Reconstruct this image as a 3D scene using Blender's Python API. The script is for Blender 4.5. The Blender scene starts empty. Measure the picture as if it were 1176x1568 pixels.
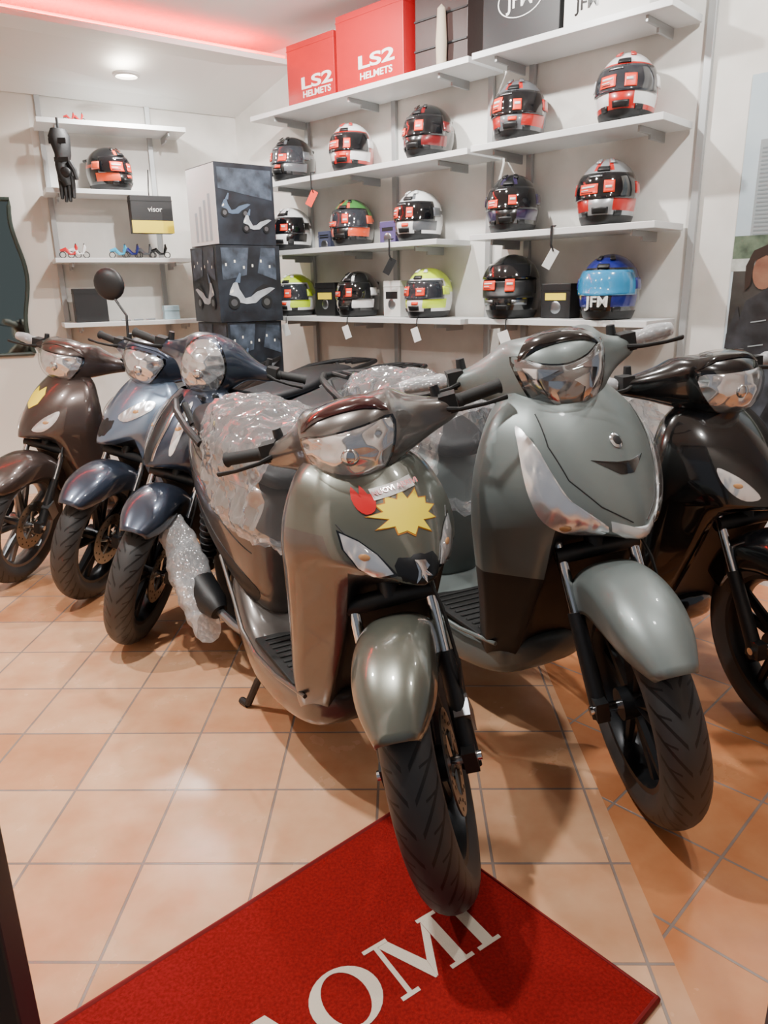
import bpy, math, random
from mathutils import Matrix, Vector, noise
from mathutils.bvhtree import BVHTree
random.seed(3)
COL=bpy.context.collection
rad=math.radians
def link(o,parent=None,mx=None):
    COL.objects.link(o)
    if parent is not None: o.parent=parent
    if mx is not None: o.matrix_local=mx
    return o
def empty(name,mx=None):
    e=bpy.data.objects.new(name,None); e.empty_display_size=.1
    return link(e,None,mx)
# ------------------------------------------------------------ materials
def lin(h):
    h=h.lstrip('#'); c=[int(h[i:i+2],16)/255 for i in (0,2,4)]
    return tuple([(x/12.92 if x<=.04045 else ((x+.055)/1.055)**2.4) for x in c])+(1,)
_m={}
def pm(name,col,rough=.5,metal=0,coat=0,bump=0,bscale=200,emis=None,es=0,spec=.5,noise_col=None,nscale=5,coat_rough=.05):
    if name in _m: return _m[name]
    m=bpy.data.materials.new(name); m.use_nodes=True; nt=m.node_tree; b=nt.nodes['Principled BSDF']
    b.inputs['Base Color'].default_value=lin(col); b.inputs['Roughness'].default_value=rough
    b.inputs['Metallic'].default_value=metal; b.inputs['Coat Weight'].default_value=coat
    b.inputs['Coat Roughness'].default_value=coat_rough
    b.inputs['Specular IOR Level'].default_value=spec
    if emis: b.inputs['Emission Color'].default_value=lin(emis); b.inputs['Emission Strength'].default_value=es
    if bump or noise_col:
        tc=nt.nodes.new('ShaderNodeTexCoord'); n=nt.nodes.new('ShaderNodeTexNoise'); 
        nt.links.new(tc.outputs['Object'],n.inputs['Vector'])
        if bump:
            n.inputs['Scale'].default_value=bscale; n.inputs['Detail'].default_value=4
            bp=nt.nodes.new('ShaderNodeBump'); bp.inputs['Strength'].default_value=bump; bp.inputs['Distance'].default_value=.002
            nt.links.new(n.outputs['Fac'],bp.inputs['Height']); nt.links.new(bp.outputs['Normal'],b.inputs['Normal'])
        if noise_col:
            n2=nt.nodes.new('ShaderNodeTexNoise'); n2.inputs['Scale'].default_value=nscale; n2.inputs['Detail'].default_value=5
            nt.links.new(tc.outputs['Object'],n2.inputs['Vector'])
            mx=nt.nodes.new('ShaderNodeMix'); mx.data_type='RGBA'
            mx.inputs[6].default_value=lin(col); mx.inputs[7].default_value=lin(noise_col)
            r=nt.nodes.new('ShaderNodeValToRGB'); r.color_ramp.elements[0].position=.35; r.color_ramp.elements[1].position=.7
            nt.links.new(n2.outputs['Fac'],r.inputs[0]); nt.links.new(r.outputs[0],mx.inputs[0]); nt.links.new(mx.outputs[2],b.inputs['Base Color'])
    _m[name]=m; return m
def paint(name,col,rough=.3,metal=.5,coat=1.0): return pm(name,col,rough,metal,coat)
BLACKP=pm('black_plastic','#17181a',.45,bump=.15,bscale=600)
BLACKG=pm('gloss_black','#08080a',.12,coat=1)
RUBBER=pm('rubber','#141414',.7,bump=.2,bscale=300)
CHROME=pm('chrome','#d8dadd',.12,1)
ALU=pm('aluminium','#8d9094',.35,1)
STEEL=pm('brake_steel','#9a958c',.3,1)
DARKALU=pm('dark_alloy','#26282b',.35,.6)
SEATM=pm('seat_vinyl','#1b1c1f',.5,bump=.3,bscale=250)
WHITE=pm('white_paint','#e9e9e6',.35)
RED=pm('red_gloss','#c3141c',.3,coat=.5)
ORANGE=pm('orange_sticker','#ee3a18',.45)
YELLOW=pm('yellow_sticker','#f9e035',.5)
def reflector(name,sx,sy,sz,strength,base=.75,rough=.15,smooth=.3):
    m=bpy.data.materials.new(name); m.use_nodes=True; nt=m.node_tree; b=nt.nodes['Principled BSDF']
    b.inputs['Base Color'].default_value=(base,base*1.02,base*1.05,1); b.inputs['Metallic'].default_value=.85; b.inputs['Roughness'].default_value=rough
    tc=nt.nodes.new('ShaderNodeTexCoord'); mp=nt.nodes.new('ShaderNodeMapping'); mp.inputs['Scale'].default_value=(sx,sy,sz)
    v=nt.nodes.new('ShaderNodeTexVoronoi'); v.feature='SMOOTH_F1'; v.inputs['Scale'].default_value=1; v.inputs['Smoothness'].default_value=smooth
    nt.links.new(tc.outputs['Object'],mp.inputs[0]); nt.links.new(mp.outputs[0],v.inputs['Vector'])
    bp=nt.nodes.new('ShaderNodeBump'); bp.inputs['Strength'].default_value=strength; bp.inputs['Distance'].default_value=.02
    nt.links.new(v.outputs['Distance'],bp.inputs['Height']); nt.links.new(bp.outputs['Normal'],b.inputs['Normal'])
    return m
REFL=reflector('reflector_chrome',8,20,26,.85,.72)
REFD=reflector('reflector_dark',8,18,24,.8,.30)
REFS=reflector('signal_chrome',20,50,22,.2,.92,.25,.6)
def glass(name='lens_glass',tint=(1,1,1,1),base=.05,rough=.02,bump=0,bscale=20,white=0):
    m=bpy.data.materials.new(name); m.use_nodes=True; nt=m.node_tree; nt.nodes.clear()
    out=nt.nodes.new('ShaderNodeOutputMaterial'); tr=nt.nodes.new('ShaderNodeBsdfTransparent'); gl=nt.nodes.new('ShaderNodeBsdfGlossy')
    tr.inputs[0].default_value=tint; gl.inputs['Roughness'].default_value=rough
    fr=nt.nodes.new('ShaderNodeLayerWeight'); fr.inputs[0].default_value=.5
    pw=nt.nodes.new('ShaderNodeMath'); pw.operation='POWER'; pw.inputs[1].default_value=3.5
    ad=nt.nodes.new('ShaderNodeMath'); ad.operation='MULTIPLY_ADD'; ad.inputs[1].default_value=.8; ad.inputs[2].default_value=base; ad.use_clamp=True
    mx=nt.nodes.new('ShaderNodeMixShader')
    nt.links.new(fr.outputs['Facing'],pw.inputs[0]); nt.links.new(pw.outputs[0],ad.inputs[0]); nt.links.new(ad.outputs[0],mx.inputs[0]); nt.links.new(tr.outputs[0],mx.inputs[1]); nt.links.new(gl.outputs[0],mx.inputs[2])
    last=mx
    if white:
        df=nt.nodes.new('ShaderNodeBsdfDiffuse'); df.inputs[0].default_value=(.85,.87,.9,1)
        m2=nt.nodes.new('ShaderNodeMixShader'); m2.inputs[0].default_value=white
        nt.links.new(mx.outputs[0],m2.inputs[1]); nt.links.new(df.outputs[0],m2.inputs[2]); last=m2
    nt.links.new(last.outputs[0],out.inputs[0])
    if bump:
        tc=nt.nodes.new('ShaderNodeTexCoord')
        if bump=='bubble':
            v=nt.nodes.new('ShaderNodeTexVoronoi'); v.inputs['Scale'].default_value=bscale; h=v.outputs['Distance']; s=.9;d=-.01
        else:
            v=nt.nodes.new('ShaderNodeTexNoise'); v.noise_type='RIDGED_MULTIFRACTAL'; v.inputs['Scale'].default_value=bscale; v.inputs['Detail'].default_value=3; v.inputs['Distortion'].default_value=1.6; h=v.outputs['Fac']; s=bump; d=.02
        nt.links.new(tc.outputs['Object'],v.inputs['Vector'])
        bp=nt.nodes.new('ShaderNodeBump'); bp.inputs['Strength'].default_value=s; bp.inputs['Distance'].default_value=d
        nt.links.new(h,bp.inputs['Height']); nt.links.new(bp.outputs['Normal'],gl.inputs['Normal']); nt.links.new(bp.outputs['Normal'],fr.inputs['Normal'])
    return m
GLASS=glass()
WRAP=glass('clear_plastic_wrap',(.97,.98,.99,1),.24,.05,bump=1.0,bscale=8,white=.07)
BUBBLE=glass('bubble_wrap_plastic',(.9,.92,.93,1),.2,.15,bump='bubble',bscale=70,white=.28)
def tyre_mat():
    m=bpy.data.materials.new('tyre_rubber'); m.use_nodes=True; nt=m.node_tree; b=nt.nodes['Principled BSDF']
    uv=nt.nodes.new('ShaderNodeUVMap'); uv.uv_map='uv'; sp=nt.nodes.new('ShaderNodeSeparateXYZ'); nt.links.new(uv.outputs[0],sp.inputs[0])
    def M(op,a,bv=None,c=None):
        n=nt.nodes.new('ShaderNodeMath'); n.operation=op
        for i,x in enumerate((a,bv,c)):
            if x is None: continue
            if isinstance(x,(int,float)): n.inputs[i].default_value=x
            else: nt.links.new(x,n.inputs[i])
        return n.outputs[0]
    u,v=sp.outputs[0],sp.outputs[1]
    av=M('ABSOLUTE',v)
    ph=M('FRACT',M('ADD',M('MULTIPLY',u,30),M('MULTIPLY',av,-2.2)))
    g=M('LESS_THAN',ph,.2)
    g=M('MULTIPLY',g,M('LESS_THAN',av,.82)); g=M('MULTIPLY',g,M('GREATER_THAN',av,.08))
    ph2=M('FRACT',M('ADD',M('MULTIPLY',u,30),M('MULTIPLY',av,-.7)))
    g2=M('MULTIPLY',M('LESS_THAN',ph2,.09),M('LESS_THAN',M('ABSOLUTE',M('SUBTRACT',av,.5)),.2))
    g=M('MAXIMUM',g,g2)
    mx=nt.nodes.new('ShaderNodeMix'); mx.data_type='RGBA'; mx.inputs[6].default_value=(.035,.035,.036,1); mx.inputs[7].default_value=(.003,.003,.003,1)
    nt.links.new(g,mx.inputs[0]); nt.links.new(mx.outputs[2],b.inputs['Base Color'])
    bp=nt.nodes.new('ShaderNodeBump'); bp.invert=True; bp.inputs['Distance'].default_value=.004; nt.links.new(g,bp.inputs['Height']); nt.links.new(bp.outputs['Normal'],b.inputs['Normal'])
    b.inputs['Roughness'].default_value=.5
    return m
TYRE=tyre_mat()
# ------------------------------------------------------------ mesh tools
class MB:
    def __init__(s): s.v=[]; s.f=[]; s.m=[]
    def add(s,vs,fs,mi=0):
        o=len(s.v); s.v+= [tuple(v) for v in vs]; s.f+=[[i+o for i in f] for f in fs]; s.m+=[mi]*len(fs)
    def box(s,c,size,mi=0,rot=None):
        c=Vector(c); vs=[]
        for x in (-.5,.5):
            for y in (-.5,.5):
                for z in (-.5,.5):
                    p=Vector((x*size[0],y*size[1],z*size[2]))
                    if rot is not None: p=rot@p
                    vs.append(c+p)
        s.add(vs,[(0,1,3,2),(4,6,7,5),(0,4,5,1),(2,3,7,6),(0,2,6,4),(1,5,7,3)],mi)
    def cyl(s,p1,p2,r1,r2=None,n=16,mi=0):
        s.tube([p1,p2],[r1,r1 if r2 is None else r2],n,mi)
    def tube(s,pts,r,n=10,mi=0,flat=1):
        pts=[Vector(p) for p in pts]; N=len(pts)
        if isinstance(r,(int,float)): r=[r]*N
        vs=[]; ref=None
        for i,p in enumerate(pts):
            t=(pts[min(i+1,N-1)]-pts[max(i-1,0)]).normalized()
            if ref is None: ref=t.orthogonal().normalized()
            a=(ref-t*ref.dot(t)).normalized(); ref=a; b=t.cross(a)
            for k in range(n):
                an=2*math.pi*k/n; vs.append(p+a*math.cos(an)*r[i]+b*math.sin(an)*r[i]*flat)
        fs=[]
        for i in range(N-1):
            for k in range(n):
                fs.append((i*n+k,i*n+(k+1)%n,(i+1)*n+(k+1)%n,(i+1)*n+k))
        fs.append(tuple(range(n-1,-1,-1))); fs.append(tuple((N-1)*n+k for k in range(n)))
        s.add(vs,fs,mi)
    def rev(s,prof,c=(0,0,0),n=48,mi=0,closed=True,axis='Y'):
        vs=[];P=len(prof);c=Vector(c)
        for i in range(n):
            a=2*math.pi*i/n
            for (r,y) in prof:
                q=Vector((r*math.cos(a),y,r*math.sin(a))) if axis=='Y' else Vector((r*math.cos(a),r*math.sin(a),y))
                vs.append(c+q)
        fs=[]
        for i in range(n):
            for j in range(P if closed else P-1):
                j2=(j+1)%P
                fs.append((i*P+j,((i+1)%n)*P+j,((i+1)%n)*P+j2,i*P+j2))
        s.add(vs,fs,mi)
    def ball(s,c,r,n=16,mi=0):
        c=Vector(c); R=Vector(r) if not isinstance(r,(int,float)) else Vector((r,r,r))
        vs=[];m=n//2
        for j in range(m+1):
            e=-math.pi/2+math.pi*j/m
            for i in range(n):
                a=2*math.pi*i/n; vs.append(c+Vector((R.x*math.cos(e)*math.cos(a),R.y*math.cos(e)*math.sin(a),R.z*math.sin(e))))
        s.add(vs,[(j*n+i,j*n+(i+1)%n,(j+1)*n+(i+1)%n,(j+1)*n+i) for j in range(m) for i in range(n)],mi)
    def poly(s,pts,mi=0): s.add(pts,[tuple(range(len(pts)))],mi)
    def obj(s,name,mats,parent=None,mx=None,smooth=35,bevel=0,sub=0,mirror=False,thick=0,merge=False,recalc=True,crease=None):
        me=bpy.data.meshes.new(name); me.from_pydata(s.v,[],s.f); me.update()
        for mt in (mats if isinstance(mats,(list,tuple)) else [mats]): me.materials.append(mt)
        me.polygons.foreach_set('material_index',s.m)
        import bmesh
        bm=bmesh.new(); bm.from_mesh(me)
        if not mirror and recalc: bmesh.ops.recalc_face_normals(bm,faces=bm.faces)
        if crease:
            cl=bm.edges.layers.float.get('crease_edge') or bm.edges.layers.float.new('crease_edge')
            for ed_ in bm.edges:
                k=crease(ed_.verts[0].index,ed_.verts[1].index)
                if k: ed_[cl]=k
        bm.to_mesh(me); bm.free()
        if smooth:
            me.polygons.foreach_set('use_smooth',[True]*len(me.polygons))
            if not sub: me.set_sharp_from_angle(angle=rad(smooth))
        o=bpy.data.objects.new(name,me); link(o,parent,mx)
        if mirror:
            mm=o.modifiers.new('mir','MIRROR'); mm.use_axis=(False,True,False); mm.merge_threshold=.0005; mm.use_clip=True
        if bevel:
            bv=o.modifiers.new('bev','BEVEL'); bv.width=bevel; bv.segments=2; bv.limit_method='ANGLE'
        if sub:
            sm=o.modifiers.new('sub','SUBSURF'); sm.levels=sub; sm.render_levels=sub
        if thick:
            so=o.modifiers.new('sol','SOLIDIFY'); so.thickness=thick; so.offset=-1
        return o
def grid(name,rows,mats,parent,mx=None,mi=None,mirror=False,thick=.004,sub=2,closed=False,caps=False,flip=False,crease=None):
    b=MB(); R=len(rows); C=len(rows[0]); vs=[p for r in rows for p in r]; b.v=[tuple(v) for v in vs]
    for i in range(R-1):
        for j in range(C if closed else C-1):
            j2=(j+1)%C
            q=[i*C+j,i*C+j2,(i+1)*C+j2,(i+1)*C+j]
            b.f.append(q[::-1] if flip else q); b.m.append(mi(i,j) if mi else 0)
    if caps:
        b.f.append(list(range(C-1,-1,-1))); b.m.append(mi(0,0) if mi else 0)
        b.f.append([(R-1)*C+k for k in range(C)]); b.m.append(mi(R-2,0) if mi else 0)
    cf=None
    if crease: cf=lambda a,c_:crease(a//C,a%C,c_//C,c_%C)
    return b.obj(name,mats,parent,mx,sub=sub,mirror=mirror,thick=thick,crease=cf)
def sering(kind,pos,cu,cz,hu,hz,n=14,e=2.6):
    out=[]
    for k in range(n):
        a=2*math.pi*k/n+math.pi/n
        c,s=math.cos(a),math.sin(a)
        u=cu+hu*math.copysign(abs(c)**(2/e),c); z=cz+hz*math.copysign(abs(s)**(2/e),s)
        out.append((pos,u,z) if kind=='x' else (u,pos,z))
    return out
def bvh(o):
    bpy.context.view_layer.update()
    return BVHTree.FromObject(o,bpy.context.evaluated_depsgraph_get())
def smoothpoly(pts,k=4):
    n=len(pts); out=[]
    for i in range(n):
        p0,p1,p2,p3=[Vector(pts[(i+d)%n]) for d in (-1,0,1,2)]
        for j in range(k):
            t=j/k
            out.append(.5*((2*p1)+(-p0+p2)*t+(2*p0-5*p1+4*p2-p3)*t*t+(-p0+3*p1-3*p2+p3)*t**3))
    return out
def project(tree,u,v,mode):
    if mode=='f': o,d=Vector((1.5,u,v)),Vector((-1,0,0))
    elif mode=='t': o,d=Vector((.35,u,v))-Vector((-.8,0,-.6))*1.0,Vector((-.8,0,-.6))
    elif mode=='up': o,d=Vector((u,v,2)),Vector((0,0,-1))
    else:
        s=1 if mode=='l' else -1; o,d=Vector((u,s*1.0,v)),Vector((0,-s,0))
    h=tree.ray_cast(o,d)
    if h[0] is None:
        h=tree.find_nearest(o+d*1.1)
    n=h[1]
    if n.dot(d)>0: n=-n
    return h[0],n
def decal(name,tree,poly,mat,parent,mx=None,mode='f',off=.0015,bulge=0,sm=3,rings=6,mirror=False):
    for sgn in ((1,-1) if mirror else (1,)):
        if mode in('l','r') : pts=[Vector(p) for p in poly]
        else: pts=[Vector((p[0]*sgn,p[1])) for p in poly]
        md=mode
        if mirror and mode in('l','r'): md='l' if sgn>0 else 'r'
        if sm: pts=smoothpoly([tuple(p) for p in pts],sm)
        else:
            q_=[]
            for i in range(len(pts)):
                for j in range(3): q_.append(pts[i].lerp(pts[(i+1)%len(pts)],j/3))
            pts=q_
        n=len(pts); c=sum(pts,Vector((0,0)))/n
        b=MB(); vs=[]
        h,n0=project(tree,c.x,c.y,md); vs.append(h+n0*(off+bulge))
        for r in range(1,rings+1):
            k=r/rings
            for p in pts:
                q=c+(p-c)*k; h,nn=project(tree,q.x,q.y,md); vs.append(h+nn*(off+bulge*(1-k**3)))
        for p in pts:
            h,nn=project(tree,p.x,p.y,md); vs.append(h-nn*.002)
        fs=[(0,1+i,1+(i+1)%n) for i in range(n)]
        for r in range(rings):
            o1=1+r*n;o2=1+(r+1)*n
            for i in range(n): fs.append((o1+i,o2+i,o2+(i+1)%n,o1+(i+1)%n))
        q=(vs[1]-vs[0]).cross(vs[1+n//3]-vs[0])
        if q.dot(n0)<0: fs=[f[::-1] for f in fs]
        b.add(vs,fs); b.obj(name,mat,parent,mx,smooth=50,recalc=False)
def seam(name,tree,pts,parent,mx=None,mode='f',r=.0022,mat=None,mirror=False,k=6):
    for sgn in ((1,-1) if mirror else (1,)):
        md=mode
        if mirror and mode in('l','r'): md='l' if sgn>0 else 'r'
        out=[]
        for i in range(len(pts)-1):
            for j in range(k):
                t=j/k; u=pts[i][0]*(1-t)+pts[i+1][0]*t; v=pts[i][1]*(1-t)+pts[i+1][1]*t
                if md in('f','t') and sgn<0: u=-u
                h,nn=project(tree,u,v,md); out.append(h)
        b=MB(); b.tube(out,r,6); b.obj(name,mat or BLACKP,parent,mx)
def text(body,size,mx,mat,parent,extrude=.0005,bold=0,shear=0):
    c=bpy.data.curves.new('lettering','FONT'); c.body=body; c.size=size; c.extrude=extrude; c.align_x='CENTER'; c.align_y='CENTER'; c.offset=bold; c.shear=shear
    c.materials.append(mat); o=bpy.data.objects.new('lettering',c); return link(o,parent,mx)
def frame(loc,xa,up):
    xa=Vector(xa).normalized(); up=Vector(up).normalized(); z=xa.cross(up).normalized(); y=z.cross(xa)
    m=Matrix((xa,y,z)).transposed().to_4x4(); m.translation=Vector(loc); return m
# ------------------------------------------------------------ camera
H=1.32
cam=bpy.data.cameras.new('camera'); co=bpy.data.objects.new('camera',cam); COL.objects.link(co)
co.matrix_world=Matrix.Translation((0,0,H))@Matrix.Rotation(rad(90-16.9),4,'X')@Matrix.Rotation(rad(-1.15),4,'Z')
cam.lens=1150/1600*36; cam.clip_start=.02; bpy.context.scene.camera=co
# ------------------------------------------------------------ room
PL=pm('plaster','#e6e4df',.65,bump=.5,bscale=9,noise_col='#c6c3bc',nscale=2.5)
PLR=pm('plaster_left','#d9d3ca',.7,bump=.3,bscale=12)
CEIL=pm('ceiling_paint','#ecebe8',.7)
def floor_mat(name,rot,loc,c1,c2):
    m=bpy.data.materials.new(name); m.use_nodes=True; nt=m.node_tree; b=nt.nodes['Principled BSDF']
    g=nt.nodes.new('ShaderNodeNewGeometry'); mp=nt.nodes.new('ShaderNodeMapping'); mp.vector_type='TEXTURE'
    mp.inputs['Location'].default_value=loc; mp.inputs['Rotation'].default_value=(0,0,rad(rot))
    nt.links.new(g.outputs['Position'],mp.inputs[0])
    br=nt.nodes.new('ShaderNodeTexBrick'); br.offset=0; br.inputs['Scale'].default_value=1; br.inputs['Brick Width'].default_value=.281; br.inputs['Row Height'].default_value=.273
    br.inputs['Mortar Size'].default_value=.004; br.inputs['Mortar Smooth'].default_value=.3; br.inputs['Bias'].default_value=0
    br.inputs['Color1'].default_value=lin(c1); br.inputs['Color2'].default_value=lin(c2); br.inputs['Mortar'].default_value=lin('#94837a')
    nt.links.new(mp.outputs[0],br.inputs['Vector'])
    n=nt.nodes.new('ShaderNodeTexNoise'); n.inputs['Scale'].default_value=7; n.inputs['Detail'].default_value=6; nt.links.new(g.outputs['Position'],n.inputs['Vector'])
    mx=nt.nodes.new('ShaderNodeMix'); mx.data_type='RGBA'; mx.blend_type='SOFT_LIGHT'; mx.inputs[0].default_value=.7
    nt.links.new(br.outputs['Color'],mx.inputs[6]); nt.links.new(n.outputs['Fac'],mx.inputs[7]); nt.links.new(mx.outputs[2],b.inputs['Base Color'])
    bp=nt.nodes.new('ShaderNodeBump'); bp.invert=True; bp.inputs['Distance'].default_value=.003; bp.inputs['Strength'].default_value=.6
    nt.links.new(br.outputs['Fac'],bp.inputs['Height'])
    bp2=nt.nodes.new('ShaderNodeBump'); bp2.inputs['Distance'].default_value=.004; bp2.inputs['Strength'].default_value=.3; nt.links.new(n.outputs['Fac'],bp2.inputs['Height'])
    nt.links.new(bp.outputs[0],bp2.inputs['Normal']); nt.links.new(bp2.outputs[0],b.inputs['Normal'])
    mr=nt.nodes.new('ShaderNodeMapRange'); mr.inputs[3].default_value=.12; mr.inputs[4].default_value=.36; nt.links.new(n.outputs['Fac'],mr.inputs[0]); nt.links.new(mr.outputs[0],b.inputs['Roughness'])
    return m
FL1=floor_mat('terracotta_tiles',-1.5,(-.60,1.46,0),'#e0b08a','#cc9168')
FL2=floor_mat('terracotta_tiles_diagonal',-45,(.60,1.25,0),'#cd8a5c','#bf7a50')  # deeper orange on the diagonal tiles: shade put into their colour
b=MB(); b.poly([(-4,-.6,0),(.57,-.6,0),(.57,6.2,0),(-4,6.2,0)],0); b.poly([(.57,-.6,0),(4,-.6,0),(4,6.2,0),(.57,6.2,0)],1)
b.obj('floor',[FL1,FL2],smooth=0)
dv=Vector((.719,-.695,0)); nv=Vector((.695,.719,0)); L0=Vector((-.78,5.07,0))
def SH(s,d,z): return L0+dv*s+nv*d+Vector((0,0,z))
C=Vector((-.98,5.686,0)); E=Vector((-2.16,5.10,0))
def wall(name,a,c,z0,z1,mat,t=.12,side=1):
    a=Vector(a);c=Vector(c); d=(c-a).normalized(); n=Vector((-d.y,d.x,0))*t*side
    b=MB(); vs=[(p.x,p.y,z) for p in (a,c,c+n,a+n) for z in (z0,z1)]
    b.add(vs,[(0,2,3,1),(2,4,5,3),(4,6,7,5),(6,0,1,7),(1,3,5,7),(0,6,4,2)]); return b.obj(name,mat,smooth=0)
Wr=SH(4.6,.3,0)
wall('wall_right',(C.x,C.y,0),(Wr.x,Wr.y,0),0,2.8,PL)
wall('wall_back',(E.x,E.y,0),(C.x,C.y,0),0,2.8,PL)
F=Vector((-3.6,4.35,0))
wall('wall_left',(F.x,F.y,0),(E.x,E.y,0),0,2.8,PLR)
wall('wall_side',(-3.6,.8,0),(F.x,F.y,0),0,2.8,PLR)
b=MB(); b.box((-2.15,.76,1.4),(3.0,.08,2.8)); b.box((2.17,.76,1.4),(3.0,.08,2.8)); b.box((0.01,.76,2.61),(1.30,.08,.38)); b.obj('wall_front',PLR,smooth=0)
b=MB(); b.box((-.575,.83,1.2),(.07,.05,2.4)); b.box((.605,.83,1.2),(.07,.05,2.4)); b.box((0.015,.83,2.435),(1.25,.05,.07)); b.obj('door_1',pm('door_frame_metal','#3b3e42',.4,.4),smooth=0,bevel=.004)
b=MB(); b.box((0,2.7,2.83),(8.4,7.6,.1)); b.obj('ceiling',CEIL,smooth=0)
e1=Vector((-3.58,2.92,2.66)); e2=Vector((-.49,5.22,2.66))
b=MB(); top=.03
pp=[e1,e2,Vector((C.x+.02,C.y,2.47)),Vector((E.x,E.y,2.52)),Vector((F.x,F.y,2.55))]
n=len(pp); vs=[p.copy() for p in pp]+[p+Vector((0,0,top)) for p in pp]
b.add(vs,[tuple(range(n)),tuple(range(2*n-1,n-1,-1))]+[(i,(i+1)%n,n+(i+1)%n,n+i) for i in range(n)])
ed=(e2-e1).normalized(); en=Vector((-ed.y,ed.x,0))
b.obj('trim_1',CEIL,smooth=0)
b=MB(); b.tube([e1+ed*.1+en*.05+Vector((0,0,.05)),e2-ed*.06+en*.04+Vector((0,0,.05))],.007,8)
b.obj('led_strip',pm('led_red','#ff1008',.5,emis='#ff0a04',es=14))
# ------------------------------------------------------------ shelves
SHM=pm('shelf_laminate','#dadcdc',.35,bump=.1,bscale=60); RAIL=pm('rail_metal','#a9acad',.4,.3)
def shelf(a,c,z,inward,depth=.285,th=.028,name='wall_shelf',brk=2):
    d=(c-a); L=d.length; d.normalize(); mid=(a+c)/2+inward*depth/2
    R=Matrix((d,inward,Vector((0,0,1)))).transposed()
    b=MB(); b.box((mid.x,mid.y,z-th/2),(L,depth,th),0,R)
    for i in range(brk):
        t=.12+.76*i/max(1,brk-1) if brk>1 else .5
        q=a+d*L*t
        for zz,dd,ln in ((z-th-.012,.15,.24),(z-th-.03,.20,.14)):
            w=q+inward*dd; b.box((w.x,w.y,zz),(.012,ln,.024),1,R)
    return b.obj(name,[SHM,RAIL],smooth=0,bevel=.002)
ZR=[2.35,1.96,1.56,1.16]
LE=[(0,1.69,3),(0,1.69,3),(.03,1.50,3),(.03,1.66,3)]
for z,(s0,s1,k) in zip(ZR,LE):
    shelf(SH(s0,0,0),SH(s1,0,0),z,nv,brk=k)
    shelf(SH(1.71,0,0),SH(2.66,0,0),z+.005,nv,brk=2)
def rails(pts,n,name='shelf_rail'):
    b=MB()
    for p in pts: 
        R=Matrix((Vector((-n.y,n.x,0)),n,Vector((0,0,1)))).transposed(); q=p-n*.012; b.box((q.x,q.y,1.33),(.032,.022,2.5),0,R)
    b.obj(name,RAIL,smooth=0,bevel=.002)
rails([SH(s,.299,0) for s in (.2,.95,1.62,1.86,2.70)],nv)
lb=(C-E).normalized(); ln=Vector((-lb.y,lb.x,0))
def LS(s,d,z): return E-ln*.30+lb*s+ln*d+Vector((0,0,z))
for z,s1 in ((2.33,.90),(1.945,.62),(1.54,.86),(1.145,.92)):
    shelf(LS(.02,0,0),LS(s1,0,0),z,ln)
rails([LS(s,.299,0) for s in (.06,.72)],ln)
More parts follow.
